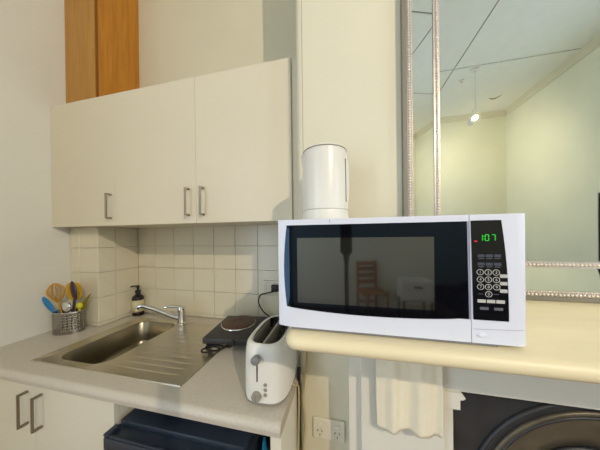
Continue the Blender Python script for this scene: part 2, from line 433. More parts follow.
rings = [[(x, y, ZC+.0004) for x, y in outer], [(x, y, zt) for x, y in inset(outer, .0015)], [(x, y, zt+.0005) for x, y in inset(outer, .004)], [(x, y, zt-.002) for x, y in inset(outer, .008)],
         [(x, y, zt-.002) for x, y in ctr(bowl, 1.06)], [(x, y, zt-.003) for x, y in ctr(bowl, 1.02)]]
MB().ring_loft(rings, False, False).build('deck', 'steel', sk, smooth=50)
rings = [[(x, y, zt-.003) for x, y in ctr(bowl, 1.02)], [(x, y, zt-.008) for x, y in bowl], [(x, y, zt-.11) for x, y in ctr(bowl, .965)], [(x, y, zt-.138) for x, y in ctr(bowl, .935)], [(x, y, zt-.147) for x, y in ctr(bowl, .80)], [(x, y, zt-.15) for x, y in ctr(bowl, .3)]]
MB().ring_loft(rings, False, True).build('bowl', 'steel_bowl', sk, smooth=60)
MB().lathe([(.034, 0), (.034, .002), (.028, .003), (.02, .001)], (bcx, bcy, zt-.1495), 24).build('drain', 'chrome', sk)
for i in range(11):
    y = .675+i*.035
    b = MB(); b.ring_loft([[(x, y+.0055*math.cos(a)*kk, zt-.0022+.0018*math.sin(a)*kk) for a in [math.pi*q/6 for q in range(7)]] for x, kk in ((-.965, .05), (-.94, .5), (-.89, 1), (-.680, 1), (-.645, .5), (-.620, .05))])
    b.build('drainer_ridge', 'steel', sk)
# mixer tap
tp = thing('mixer_tap', (-.995, 1.078, zt), 'chrome single-lever mixer tap behind the sink with spout over the bowl', 'tap')
tx, ty = -.990, 1.075; z_ = zt+.0006
MB().lathe([(.027, 0), (.027, .006), (.022, .009), (.0225, .012), (.0225, .075), (.024, .078), (.024, .098), (.021, .104), (.010, .106)], (tx, ty, z_), 24).build('body', 'chrome', tp)
MB().tube([(tx-.012, ty-.006, z_+.036), (tx-.05, ty-.022, z_+.052), (tx-.12, ty-.05, z_+.090), (tx-.185, ty-.076, z_+.119), (tx-.215, ty-.088, z_+.122), (tx-.226, ty-.092, z_+.112), (tx-.227, ty-.093, z_+.100)], lambda t: .013-.002*t, 12).build('spout', 'chrome', tp)
MB().tube([(tx, ty, z_+.100), (tx-.025, ty-.012, z_+.108), (tx-.060, ty-.03, z_+.110), (tx-.085, ty-.04, z_+.107)], lambda t: .0085-.003*t, 10).build('lever', 'chrome', tp)
# ------------------------------------------------------------------ pump bottle
pbx, pby = -1.416, 1.152
pt = thing('soap_pump_bottle', (pbx, pby, ZC+.0005), 'dark brown pump soap bottle with pale label in the corner behind the sink', 'bottle')
z_ = ZC+.0008
BT = Matrix.Translation((pbx, pby, z_)) @ Matrix.Diagonal((1.06, 1.06, 1.2, 1)) @ Matrix.Translation((-pbx, -pby, -z_))
MB().lathe([(.030, 0), (.032, .004), (.032, .098), (.030, .106), (.020, .114), (.014, .119), (.014, .128)], (pbx, pby, z_), 28).build('bottle_body', 'bottle', pt, T=BT)
MB().lathe([(.0325, .022), (.0325, .088)], (pbx, pby, z_), 28, cap0=False, cap1=False).build('label', 'label', pt, T=BT, solid=.0004)
pm = MB().lathe([(.0155, .1285), (.0155, .142), (.008, .145), (.006, .146), (.006, .158), (.010, .160), (.010, .168), (.006, .170)], (pbx, pby, z_), 20).build('pump', 'rubber', pt, T=BT)
MB().tube([(pbx-.008, pby-.004, z_+.165), (pbx-.026, pby-.010, z_+.166), (pbx-.040, pby-.014, z_+.162)], .0042, 8).build('nozzle', 'rubber', pm, T=BT)
# ------------------------------------------------------------------ utensil holder
ux, uy = -1.562, .866; ur, us = .072, .046
uh = thing('utensil_holder', (ux, uy, ZC), 'oval perforated stainless steel utensil holder on the worktop by the pier', 'holder')
b = MB(); nc, nr = 72, 16; hz = .120; UT = Matrix.Translation((ux, uy, ZC+.0008)) @ Matrix.Rotation(math.radians(20), 4, 'Z')
V = [[b.b.verts.new((ur*math.cos(2*math.pi*i/nc), us*math.sin(2*math.pi*i/nc), hz*j/nr)) for j in range(nr+1)] for i in range(nc)]
for i in range(nc):
    for j in range(nr):
        if i % 3 == 1 and j % 2 == 1 and 2 < j < 14 and (i//3) % 8 not in (0, 1): continue
        b.b.faces.new((V[i][j], V[(i+1) % nc][j], V[(i+1) % nc][j+1], V[i][j+1]))
b.b.faces.new([V[i][0] for i in range(nc)][::-1])
b.build('cup', 'holder', uh, T=UT, solid=.0009)
b = MB(); b.tube([(ur*math.cos(a), us*math.sin(a), hz) for a in [2*math.pi*i/24 for i in range(24)]], .0018, 6, 2, True); b.build('rim', 'chrome', uh, T=UT)
zb = ZC+.004
def u(dx, dy, dz): return (ux+dx, uy+dy, zb+dz)
# whisk
t = thing('whisk', u(0, 0, 0), 'amber-yellow balloon whisk leaning left in the utensil holder', 'whisk', 'kitchen utensils')
p0 = Vector(u(-.058, -.010, .165)); p1 = Vector(u(-.022, -.002, .006))
MB().tube([p1, p0], .005, 8, 0).build('handle', 'amber', t)
b = MB(); ax = (p0-p1).normalized(); sd = Vector((0, 1, 0)).cross(ax).normalized(); se_ = ax.cross(sd)
for q in range(6):
    a = math.pi*q/6; d = sd*math.cos(a)+se_*math.sin(a)
    b.tube([p0, p0+ax*.035+d*.026, p0+ax*.075+d*.034, p0+ax*.112, p0+ax*.075-d*.034, p0+ax*.035-d*.026, p0], .0021, 5, 4)
b.build('wires', 'amber', t)
# blue spoonula
t = thing('blue_spatula', u(0, 0, 0), 'bright blue spoonula leaning far left in the utensil holder', 'utensil', 'kitchen utensils')
MB().tube([u(-.006, -.010, .006), u(-.046, -.022, .126)], .005, 8, 0).build('handle', 'blue', t)
b = MB(); b.ell(u(-.086, -.040, .160), .019, .008, .064, T=Matrix.Rotation(math.radians(-50), 4, 'Y')); b.build('blade', 'blue', t)
# yellow slotted turner
t = thing('slotted_turner', u(0, 0, 0), 'yellow slotted turner standing upright in the middle of the utensil holder', 'utensil', 'kitchen utensils')
MB().tube([u(.004, .022, .006), u(-.002, .030, .176)], .005, 8, 0).build('handle', 'yellow', t)
b = MB()
oo = rrect(-.048, .048, 0, .104, .034, 6); oi_ = rrect(-.036, .036, .016, .086, .022, 6)
b.ring_loft([[(x, -.002, z) for x, z in oo], [(x, .002, z) for x, z in oo], [(x, .002, z) for x, z in oi_], [(x, -.002, z) for x, z in oi_], [(x, -.002, z) for x, z in oo]], False, False)
for xq in (-.0255, -.0085, .0085, .0255): b.box(xq-.0055, xq+.0055, -.0018, .0018, .012, .090)
b.build('blade', 'yellow', t, T=Matrix.Translation(u(-.003, .032, .170)) @ Matrix.Rotation(math.radians(8), 4, 'Z') @ Matrix.Rotation(math.radians(4), 4, 'X'))
# purple spoon
t = thing('purple_spoon', u(0, 0, 0), 'dark purple serving spoon with curved bowl standing right of centre in the holder', 'spoon', 'kitchen utensils')
MB().tube([u(.026, -.004, .006), u(.046, -.006, .12), u(.060, -.006, .19)], .006, 8).build('handle', 'purple', t)
b = MB(); b.ell(u(.053, -.006, .236), .021, .009, .056, T=Matrix.Rotation(math.radians(-16), 4, 'Y')); b.build('bowl', 'purple', t)
# metal ladle
t = thing('steel_ladle', u(0, 0, 0), 'shiny steel ladle head peeking above the front of the utensil holder', 'ladle', 'kitchen utensils')
MB().tube([u(.018, -.016, .006), u(.030, -.022, .125)], .004, 8, 0).build('handle', 'chrome', t)
b = MB(); b.ell(u(.031, -.026, .150), .030, .014, .030); b.build('bowl', 'chrome', t)
# lime handled tool
t = thing('lime_brush', u(0, 0, 0), 'lime yellow round-ended handle at the right of the utensil holder', 'utensil', 'kitchen utensils')
MB().tube([u(.044, .014, .006), u(.066, .012, .135)], .0055, 8, 0).build('handle', 'lime', t)
MB().ell(u(.070, .010, .148), .018, .012, .018).build('knob', 'lime', t)
# olive tool
t = thing('olive_knife', u(0, 0, 0), 'olive green tapered utensil tip leaning right out of the holder', 'utensil', 'kitchen utensils')
MB().tube([u(.030, .030, .006), u(.056, .034, .125)], .004, 8, 0).build('handle', 'olive', t)
MB().tube([u(.056, .034, .125), u(.076, .036, .170), u(.112, .038, .210)], lambda q: .013*(1-q)+.002, 8).build('blade', 'olive', t)
# ------------------------------------------------------------------ hotplate
hx, hy = -.560, .998; HT = rot(hx, hy, math.radians(7))
hp = thing('hotplate', (hx, hy, ZC), 'black single electric hotplate with brown round plate beside the drainer', 'hotplate')
b = MB(); b.box(hx-.125, hx+.125, hy-.138, hy+.138, -.506, -.477, .004, 2); b.build('body', 'hot_black', hp, T=HT)
for sx_ in (-1, 1):
    for sy_ in (-1, 1):
        MB().lathe([(.010, 0), (.012, .004), (.012, .0255)], (hx+sx_*.105, hy+sy_*.115, ZC+.005), 14).build('foot', 'rubber', hp, T=HT)
d = MB().lathe([(.091, .0005), (.0925, .003), (.091, .007), (.088, .008)], (hx-.014, hy+.028, -.477), 40).build('trim_ring', 'chrome', hp, T=HT)
MB().lathe([(.088, .0085), (.087, .0125), (.083, .0135), (.030, .0135), (.028, .012)], (hx-.014, hy+.028, -.477), 40).build('heating_plate', 'hot_disc', hp, T=HT)
MB().lathe([(.016, 0), (.016, -.012), (.013, -.014)], (hx+.02, hy-.1385, -.492), 18, 'y').build('control_knob', 'rubber', hp, T=HT)
# coiled cord in front of the hotplate
cd = MB()
cd.tube([(-.560, .900, ZC+.012), (-.590, .850, ZC+.008), (-.640, .818, ZC+.010), (-.655, .835, ZC+.014), (-.615, .862, ZC+.016), (-.575, .850, ZC+.015), (-.600, .826, ZC+.018), (-.645, .838, ZC+.019), (-.625, .868, ZC+.0205), (-.570, .872, ZC+.017)], .004, 7)
tag(cd.build('power_cord', 'rubber', None), 'short black coiled cord bunched under the front of the hotplate', 'cord')
# plug and cord on the tiled wall
wo = thing('wall_outlet', (-.44, YB-.008, -.31), 'cream power outlet on the tiles half hidden by the microwave', 'outlet')
bx('plate', 'outlet', wo, -.500, -.384, YB-.0145, YB-.0042, -.348, -.272, .003)
bx('switch', 'plastic_white', wo, -.488, -.474, YB-.018, YB-.0148, -.292, -.280, .001)
pg = thing('black_plug', (-.42, 1.15, -.33), 'black plug with looping cord in the tiled wall above the hotplate', 'plug')
b = MB(); b.box(-.440, -.396, YB-.040, YB-.0152, -.334, -.292, .007, 3); b.build('plug_body', 'rubber', pg)
MB().tube([(-.425, YB-.033, -.332), (-.455, YB-.045, -.338), (-.500, YB-.045, -.352), (-.519, YB-.04, -.385), (-.512, YB-.04, -.420), (-.485, YB-.042, -.455), (-.440, YB-.036, -.490), (-.40, YB-.03, -.528)], .0042, 8).build('cord', 'rubber', pg)
# ------------------------------------------------------------------ toaster
tcx, tcy = -.2665, .729
TT = rot(tcx, tcy, math.radians(1.5))
ts = thing('toaster', (tcx, tcy, ZC), 'white two-slice toaster with grey dial and lever on its end', 'toaster')
zb = ZC+.004
def plan(z, rx, ry, e): return sup(tcx, tcy, z, rx, ry, e, 56)
W_, L_ = .0765, .131
MB().ring_loft([plan(zb-.003, .069, .122, 3.4), plan(zb+.004, .075, .129, 3.4), plan(zb+.012, .076, .1305, 3.4)]).build('base', 'toaster_grey', ts, T=TT)
prof = [(.0125, 1.0, 1.0), (.03, 1.02, 1.005), (.09, 1.02, 1.005), (.14, 1.0, .995), (.165, .985, .985), (.178, .95, .965), (.186, .88, .94), (.190, .80, .91), (.1905, .715, .875), (.188, .68, .85)]
MB().ring_loft([plan(zb+z, W_*a, L_*c, 3.4) for z, a, c in prof], True, False).build('shell', 'toaster', ts, T=TT, smooth=60)
MB().ring_loft([plan(zb+.1885, W_*.678, L_*.848, 4.5), plan(zb+.184, W_*.67, L_*.84, 5), plan(zb+.12, W_*.67, L_*.84, 5)], False, True).build('slot_well', 'soot', ts, T=TT, smooth=60)
MB().box(tcx-.005, tcx+.005, tcy-.106, tcy+.106, zb+.13, zb+.1875, .003).build('slot_divider', 'toaster_grey', ts, T=TT)
for sx_ in (-1, 1):
    MB().box(tcx+sx_*.0475-.0015, tcx+sx_*.0475+.0015, tcy-.096, tcy+.096, zb+.14, zb+.187, .002).build('slot_rail', 'toaster_grey', ts, T=TT)
    b = MB()
    for q in range(9): b.tube([(tcx+sx_*.026, tcy-.09+q*.0225, zb+.13), (tcx+sx_*.026, tcy-.09+q*.0225, zb+.172)], .0011, 5, 0)
    b.build('bread_guide', 'toaster_grey', ts, T=TT)
fy = tcy-L_*1.005
lx = tcx-.013
MB().box(lx-.002, lx+.002, fy-.0006, fy+.004, zb+.078, zb+.150).build('lever_slot', 'soot', ts, T=TT)
b = MB(); b.lathe([(.0135, .001), (.0145, -.010), (.0135, -.016), (.010, -.018)], (lx, fy, zb+.150), 22, 'y', sy=.9); b.build('lever', 'plastic_grey', ts, T=TT)
b = MB(); b.lathe([(.015, .003), (.015, -.009), (.0135, -.012)], (lx-.001, fy, zb+.034), 24, 'y'); kn = b.build('dial', 'toaster_grey', ts, T=TT)
b = MB(); b.box(lx-.003, lx+.001, fy-.0135, fy-.0122, zb+.024, zb+.044); b.build('pointer', 'plastic_grey', kn, T=TT)
for q in range(3):
    MB().lathe([(.0058, .002), (.0058, -.003), (.0048, -.004)], (lx+.027, fy+.0015, zb+.040+q*.0155), 14, 'y').build('button', 'toaster_grey', ts, T=TT)
# toaster lead and the beige cords that hang down the chimney corner
MB_ = MB(); MB_.tube([(tcx+.070, tcy-.02, ZC+.012), (tcx+.0825, tcy-.02, ZC+.004), (-.181, .752, ZC-.03), (-.179, .750, ZC-.10), (-.183, .752, ZC-.30), (-.175, .750, -1.0), (-.18, .752, ZF+.004)], .003, 7)
MB_.build('cord', 'cord_beige', ts)
MB_ = MB(); MB_.tube([(-.150, YW-.012, -.44), (-.158, YW-.012, -.55), (-.166, YW-.012, -.62), (-.160, YW-.011, -.72), (-.168, YW-.012, -.86), (-.160, YW-.02, -1.1), (-.158, YW-.022, ZF+.004)], .003, 7)
tag(MB_.build('beige_cord', 'cord_beige', None), 'thin beige cord running down the chimney corner past the outlet', 'cord')
b = MB(); b.box(-.1845, -.1735, YW-.034, YW-.018, -.545, -.497, .004, 2)
tag(b.build('cord_connector', 'rubber', None), 'small black cord connector hanging between toaster and chimney corner', 'connector')
# ------------------------------------------------------------------ kitchen bin and blue bag below the worktop
kb = thing('waste_bin', (-.56, .70, ZF), 'large dark navy plastic bin with stepped lid under the worktop', 'bin')
bx0, bx1, by0, by1 = -.814, -.298, .532, .90; bt = -.664
mid = lambda z, k: [((bx0+bx1)/2+(x-(bx0+bx1)/2)*k, (by0+by1)/2+(y-(by0+by1)/2)*k, z) for x, y in rrect(bx0+.004, bx1-.004, by0+.004, by1-.004, .03, 5)]
MB().ring_loft([mid(ZF+.001, .82), mid(ZF+.02, .84), mid(bt-.062, .97)]).build('body', 'bin', kb)
ld = MB().box(bx0, bx1, by0, by1, bt-.06, bt-.012, .008, 2).build('lid', 'bin', kb)
MB().box(bx0+.014, bx1-.014, .578, by1-.004, bt-.0118, bt+.012, .007, 2).build('raised_panel', 'bin', ld)
MB().box(bx0+.001, bx0+.026, by0+.001, .574, bt-.0118, bt-.001, .004, 2).build('lip_end', 'bin', ld)
MB().box(bx1-.026, bx1-.001, by0+.001, .574, bt-.0118, bt-.001, .004, 2).build('lip_end', 'bin', ld)
MB().box(bx0+.027, bx1-.027, by0+.001, by0+.010, bt-.0118, bt-.004, .003, 2).build('front_lip', 'bin', ld)
b = MB(); rings = []
for q in range(9):
    t_ = q/8; z = -1.10+t_*.450; rr = [.020, .022, .0225, .0225, .022, .021, .018, .012, .004][q]
    rings.append([(-.262+rr*.9*math.cos(a)*(1+.12*math.sin(5*a+q)), .625+rr*2.0*math.sin(a)*(1+.10*math.cos(4*a+1.7*q))-.012*t_, z+.006*math.sin(3*a)) for a in [2*math.pi*i/28 for i in range(28)]])
b.ring_loft(rings)
tag(b.build('blue_plastic_bag', 'blue_bag', None, smooth=25), 'bright blue crumpled plastic bag wedged between bin and support panel', 'bag')
# ------------------------------------------------------------------ fireplace surround, shelf, insert
ZM = -.203
ms = thing('mantel_shelf', (.67, .59, ZM-.032), 'deep cream-painted mantel shelf with rounded edge carrying the microwave', 'shelf')
ex, ey = -.128, .398
r = .016
outl = [(1.55, YW-.001), (ex, YW-.001)] + [(ex+.03-.03*math.cos(math.radians(a)), ey+.03-.03*math.sin(math.radians(a))) for a in range(0, 91, 15)] + [(1.55, ey)]
def off(d, z): # outline drawn in by d along its rounded edge
    q = []
    for x, y in outl:
        if x > 1.5: q.append((x, y+(d if y < .7 else 0), z)); continue
        cx_, cy_ = max(x, ex+.03), max(y, ey+.03)
        if y > .7: q.append((x+d, y, z)); continue
        v = Vector((x-cx_, y-cy_)); v = v.normalized() if v.length > 0 else Vector((0, -1))
        q.append((x-v.x*d, y-v.y*d, z))
    return q
MB().ring_loft([off(r*(1-math.sin(a)), ZM-r-r*math.cos(a)) for a in [math.pi*i/10 for i in range(11)]]).build('board', 'mantel', ms, smooth=50)
bx('cove', 'surround', ms, -.002, 1.342, .660, YW-.002, ZM-.060, ZM-.0325, .004)
fs = thing('fireplace', (.67, .72, ZF), 'white painted fireplace surround with dark arched cast-iron insert below the shelf', 'fireplace')
for sgn in (0, 1):
    mx_ = (lambda a, c: (a, c)) if not sgn else (lambda a, c: (1.34-c, 1.34-a))
    a, c = mx_(.003, .2645); bx('leg', 'surround', fs, a, c, .674, YW-.001, ZF, ZM-.061, .002)
    a, c = mx_(.0395, .2645); bx('leg_panel', 'surround', fs, a, c, .652, .6735, ZF+.15, ZM-.061, .002)
    a, c = mx_(.265, .297); bx('slip', 'surround', fs, a, c, .676, YW-.001, ZF, -.496, .001)
    prof = [(.265, -.447), (.312, -.447), (.3205, -.460), (.316, -.465), (.307, -.467), (.307, -.494), (.265, -.494)]
    pr_ = prof if not sgn else [(1.34-x, z) for x, z in prof]
    MB().prism(pr_, 'y', .658, .745).build('capital', 'surround', fs, smooth=0)
bx('frieze', 'surround', fs, .2655, 1.0745, .664, YW-.001, -.4465, ZM-.061, .002)
fi = fs
cx_, cz_ = .672, -.772
def arch(R, w0, a0=0, a1=180, n=40, zb_=None):
    o1 = [(cx_+R*math.cos(math.radians(a0+(a1-a0)*i/n)), cz_+R*math.sin(math.radians(a0+(a1-a0)*i/n))) for i in range(n+1)]
    return o1
pl_ = [(.2975, ZF), (.2975, -.448), (1.0425, -.448), (1.0425, ZF), (cx_+.285, ZF)] + arch(.285, 0) + [(cx_-.285, ZF)]
MB().prism(pl_, 'y', .715, .735).build('face_plate', 'iron', fi, smooth=30)
def archtube(R, rad, y, nm, m, flat=1):
    P = [(cx_+R, y, ZF+.01)] + [(x, y, z) for x, z in arch(R, 0, 0, 180, 36)] + [(cx_-R, y, ZF+.01)]
    b = MB(); b.tube(P, rad, 10, 0); return b.build(nm, m, fi, smooth=60)
archtube(.312, .008, .713, 'outer_moulding', 'iron')
archtube(.284, .007, .712, 'arch_moulding', 'iron_bronze')
archtube(.268, .005, .716, 'inner_moulding', 'iron')
# flared cheek between the arch and the recessed fire opening
b = MB(); rings = []
for R, y in ((.283, .722), (.245, .733), (.19, .748), (.150, .757)):
    rings.append([(cx_+R, y, ZF)] + [(x, y, z) for x, z in arch(R, 0, 0, 180, 36)] + [(cx_-R, y, ZF)])
b.ring_loft(rings, False, False, closed=False); b.build('cheek', 'iron_bronze', fi, smooth=50, solid=.003)
archtube(.149, .007, .752, 'opening_rim', 'iron')
b = MB(); b.prism([(cx_+.152, ZF)] + arch(.152, 0) + [(cx_-.152, ZF)], 'y', .764, .777); b.build('fire_back', 'soot', fi, smooth=0)
# towel
tw = MB()
def cloth(s_, t_):
    x = .083+.164*s_ + .006*math.sin(3*t_)*(s_-.5)
    z = -.268-(.286+.003*math.sin(9*s_+.5)-.004*s_)*t_
    f = .008*math.sin(2*math.pi*(2.3*s_+.1)+.5*t_) + .002*math.sin(2*math.pi*(5.3*s_)+1.5+1.2*t_)
    y = .632 - .010*min(1, t_*4) + f*min(1, .25+1.2*t_)
    return (x, y, z)
tw.grid(cloth, 60, 30)
tag(tw.build('hand_towel', 'towel', None, smooth=80, solid=.005), 'white towel hanging in folds under the front of the mantel shelf', 'towel')
# double outlet on chimney breast
do = thing('double_outlet', (-.071, YW-.005, -.765), 'white double power outlet with two switches under the shelf', 'outlet')
bx('plate', 'outlet', do, -.130, -.012, YW-.0105, YW-.0005, -.766, -.689, .004)
for q in (-.104, -.040):
    s_ = MB().lathe([(.0075, .0008), (.0075, -.0025), (.0065, -.0035)], (q, YW-.0112, -.708), 16, 'y', sx=1.4, sy=.75).build('rocker', 'plastic_white', do)
    b = MB()
    for dx, dz, an in ((-.008, .004, 30), (.008, .004, -30), (0, -.011, 0)):
        Tm = Matrix.Translation((q+dx, YW-.0108, -.738+dz)) @ Matrix.Rotation(math.radians(an), 4, 'Y')
        b.box(-.0011, .0011, -.0004, .0004, -.0045, .0045, T=Tm)
    b.build('socket_slots', 'plastic_dark', do, smooth=0)
# ------------------------------------------------------------------ mirror with beaded frames
mi = thing('wall_mirror', (.8, .76, ZM), 'large rectangular mirror with silver beaded frame standing on the mantel', 'mirror')
mx0, mx1, mz0, mz1 = .1915, 1.40, ZM+.001, 1.35
ybk = YW-.002
ox, oi = .030, .096     # width of the outer bead band; start of the inner band
ii = .114
def band(nm, m, d0, d1, y0f, y1f, bk):
    # four mitred strips of a frame, from distance d0 to d1 inside the outline, front depths y0f (outer) and y1f (inner)
    b = MB()
    O = [(mx0+d0, mz0+d0), (mx1-d0, mz0+d0), (mx1-d0, mz1-d0), (mx0+d0, mz1-d0)]
    I = [(mx0+d1, mz0+d1), (mx1-d1, mz0+d1), (mx1-d1, mz1-d1), (mx0+d1, mz1-d1)]
    b.ring_loft([[(x, bk, z) for x, z in O], [(x, y0f, z) for x, z in O], [(x, y1f, z) for x, z in I], [(x, bk, z) for x, z in I]], False, False)
    return b.build(nm, m, mi, smooth=0)
band('outer_frame', 'frame_side', 0, .0125, ybk-.024, ybk-.024, ybk)
band('outer_frame_band', 'silver', .013, ox, ybk-.022, ybk-.022, ybk)
band('mirror_border', 'mirror', ox+.0003, oi, ybk-.0215, ybk-.011, ybk)
band('inner_frame_band', 'silver', oi+.0003, ii, ybk-.014, ybk-.014, ybk)
bx('mirror_glass', 'mirror', mi, mx0+ii-.002, mx1-ii+.002, ybk-.009, ybk, mz0+ii-.002, mz1-ii+.002)
def beads(nm, d, y, r_, pitch):
    b = MB()
    def bead(x, z):
        q = bmesh.ops.create_icosphere(b.b, subdivisions=1, radius=r_)
        for v in q['verts']: v.co = Vector((x+v.co.x, y+v.co.y*.8, z+v.co.z))
    z = mz0+d
    while z < mz1-d: bead(mx0+d, z); bead(mx1-d, z); z += pitch
    x = mx0+d+pitch
    while x < mx1-d: bead(x, mz0+d); bead(x, mz1-d); x += pitch
    o = b.build(nm, 'bead_silver', mi, smooth=60); o['kind'] = 'stuff'; return o
beads('outer_beads', .0185, ybk-.0235, .0048, .0095); beads('outer_beads', .0265, ybk-.0225, .0030, .0062)
beads('inner_beads', .1055, ybk-.0150, .0048, .0095)
# ------------------------------------------------------------------ microwave
mw = thing('microwave', (.077, .59, ZM), 'white microwave oven with black glass door and keypad on the mantel shelf', 'microwave')
m0, m1, mz0_, mz1_ = -.1470, .3022, -.1968, .0340; ym = .430
b = MB(); b.box(m0+.004, m1-.004, ym+.020, .742, mz0_+.003, mz1_-.002, .006, 2); b.build('casing', 'mw_white', mw)
def fy_(x):  # gently bowed front
    e = .020; d = 0
    if x < -.108: d = ((-.108-x)/(-.108-m0))**2*.007
    if x > m1-e: d = ((x-m1+e)/e)**2*.003
    return ym+d
def slab(nm, m, L, R, B, T, o0, th, nu=24, nv=10, parent=mw, rnd=.0):
    # curved panel bounded by edge functions, lying on the bowed front
    b = MB()
    def P(s_, t_):
        l, r_ = L(t_), R(t_); x = l+(r_-l)*s_; z = B(s_)+(T(s_)-B(s_))*t_
        return x, z
    F = lambda s_, t_: (P(s_, t_)[0], fy_(P(s_, t_)[0])-o0, P(s_, t_)[1])
    fr = [[b.b.verts.new(F(i/nu, j/nv)) for j in range(nv+1)] for i in range(nu+1)]
    bk_ = [[b.b.verts.new(Vector(F(i/nu, j/nv))+Vector((0, th, 0))) for j in range(nv+1)] for i in range(nu+1)]
    for i in range(nu):
        for j in range(nv):
            b.b.faces.new((fr[i][j], fr[i+1][j], fr[i+1][j+1], fr[i][j+1])); b.b.faces.new((bk_[i][j], bk_[i][j+1], bk_[i+1][j+1], bk_[i+1][j]))
    for i in range(nu):
        b.b.faces.new((fr[i][0], bk_[i][0], bk_[i+1][0], fr[i+1][0])); b.b.faces.new((fr[i][nv], fr[i+1][nv], bk_[i+1][nv], bk_[i][nv]))
    for j in range(nv):
        b.b.faces.new((fr[0][j], fr[0][j+1], bk_[0][j+1], bk_[0][j])); b.b.faces.new((fr[nu][j], bk_[nu][j], bk_[nu][j+1], fr[nu][j+1]))
    if rnd:
        es = [e for e in b.b.edges if e.is_manifold and e.calc_face_angle(0) > 1.0]
        bmesh.ops.bevel(b.b, geom=es, offset=rnd, segments=3, affect='EDGES', profile=.5)
    return b.build(nm, m, parent, smooth=40)
k_ = lambda v: (lambda t: v)
div = lambda t: .2195-.0025*t
door = slab('door', 'mw_white', k_(m0), lambda t: div(t)-.0006, k_(mz0_), k_(mz1_), 0, .0195, 30, 4, rnd=.003)
fas = slab('fascia', 'mw_white', lambda t: div(t)+.0006, k_(m1), k_(mz0_), k_(mz1_), 0, .0195, 14, 4, rnd=.003)
gl_ = lambda t: -.1222-.0105*math.sin(math.pi*min(1, .15+.75*t))+.0035*(1-t)*0
slab('door_glass', 'black_gloss', gl_, k_(.2148), (lambda q: -.1522-.0023*q-.0085*math.sin(math.pi*min(1, q*1.05))**.7), k_(.0222), .0012, .0013, 60, 8, parent=door)
slab('mesh_window', 'mesh_window', k_(-.1022), k_(.1595), k_(-.1425), k_(-.0052), .0016, .0005, 20, 4, parent=door)
slab('door_edge', 'mw_grey', lambda t: div(t)-.0042, lambda t: div(t)-.0012, k_(-.1545), k_(.0225), .0014, .0014, 2, 8, parent=door)
slab('latch_line', 'mw_grey', k_(-.0336), k_(-.0324), k_(.0262), k_(.0330), .0003, .0006, 1, 1, parent=door)
slab('control_panel', 'panel_black', lambda t: .2223-.0030*t, lambda t: .2755-.0105*t**2.2, k_(-.1545), k_(.0232), .0012, .0014, 10, 12, parent=fas)
slab('button_seam', 'mw_grey', lambda t: .2225, k_(m1-.004), lambda s_: -.1722+.003*s_, lambda s_: -.1716+.003*s_, .0003, .0006, 10, 1, parent=fas)
b = MB(); b.lathe([(.0062, .001), (.0062, -.0012), (.005, -.0018)], (.2357, ym-.0008, -.1815), 20, 'y', sx=1.2, sy=.62); b.build('door_button', 'mw_white', fas)
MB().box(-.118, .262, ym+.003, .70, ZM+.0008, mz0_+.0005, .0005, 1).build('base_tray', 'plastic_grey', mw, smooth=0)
# display: seven segment digits 1:07
yk = ym-.0018
b = MB(); dw, dh, th = .0052, .0105, .0013
seg = {'a': (0, 1, 1, 1), 'b': (1, .5, 1, 1), 'c': (1, 0, 1, .5), 'd': (0, 0, 1, 0), 'e': (0, 0, 0, .5), 'f': (0, .5, 0, 1), 'g': (0, .5, 1, .5)}
def digit(x, z, ss):
    for c_ in ss:
        a0, b0, a1, b1 = seg[c_]
        x0, x1 = x+a0*dw, x+a1*dw; z0, z1 = z+b0*dh, z+b1*dh
        if x0 == x1: b.box(x0-th/2, x0+th/2, yk, yk+.0005, z0+.0003, z1-.0003)
        else: b.box(x0+.0003, x1-.0003, yk, yk+.0005, z0-th/2, z0+th/2)
digit(.2315, -.0130, 'bc'); digit(.2408, -.0130, 'abcdef'); digit(.2506, -.0130, 'abc')
b.box(.2384, .2394, yk, yk+.0005, -.0108, -.0096); b.box(.2384, .2394, yk, yk+.0005, -.0060, -.0048)
b.build('clock_digits', 'led_green', fas, smooth=0)
MB().box(.2240, .2285, yk, yk+.0005, -.0150, -.0128).build('indicator_light', 'led_red', fas, smooth=0)
# keypad
TX = lambda cx__, cz__, dy=.0003: (lambda x, y: (cx__+x, yk-dy, cz__+y))
def slot_key(x, z, w_, h_, m, nm='key'):
    b = MB(); b.box(x-w_/2, x+w_/2, yk, yk+.0006, z-h_/2, z+h_/2, .0004, 1); return b.build(nm, m, fas)
for row, z in ((0, -.0398), (1, -.0545)):
    for c_, x in enumerate((.2342, .2466, .2590)):
        slot_key(x, z, .0108, .0052, 'key_slate'); slot_key(x, z-.0048, .0090, .0012, 'key_grey', 'key_caption')
digs = [('1', .2325, -.0690), ('2', .2447, -.0690), ('3', .2567, -.0690), ('4', .2328, -.0821), ('5', .2449, -.0821), ('6', .2569, -.0821), ('7', .2331, -.0950), ('8', .2451, -.0950), ('9', .2571, -.0950), ('0', .2453, -.1078)]
for d_, x, z in digs:
    b = MB(); P = [(x+.0050*math.cos(a), yk, z+.0049*math.sin(a)) for a in [2*math.pi*i/20 for i in range(20)]]
    b.tube(P, .00055, 5, 0, True); kk = b.build('number_key', 'key_white', fas)
    b = MB(); b.text(d_, .0072, TX(x, z)); b.build('digit', 'key_white', kk, smooth=0)
for x, z in ((.2334, -.1078), (.2568, -.1078)): slot_key(x, z, .0075, .0010, 'key_grey', 'key_caption')
for z in (-.0752, -.0883, -.1014): slot_key(.2678, z, .0112, .0060, 'key_white')
for x in (.2346, .2488, .2630): slot_key(x, -.1205, .0128, .0058, 'key_white')
for x in (.2385, .2600): slot_key(x, -.1335, .0135, .0050, 'key_grey')
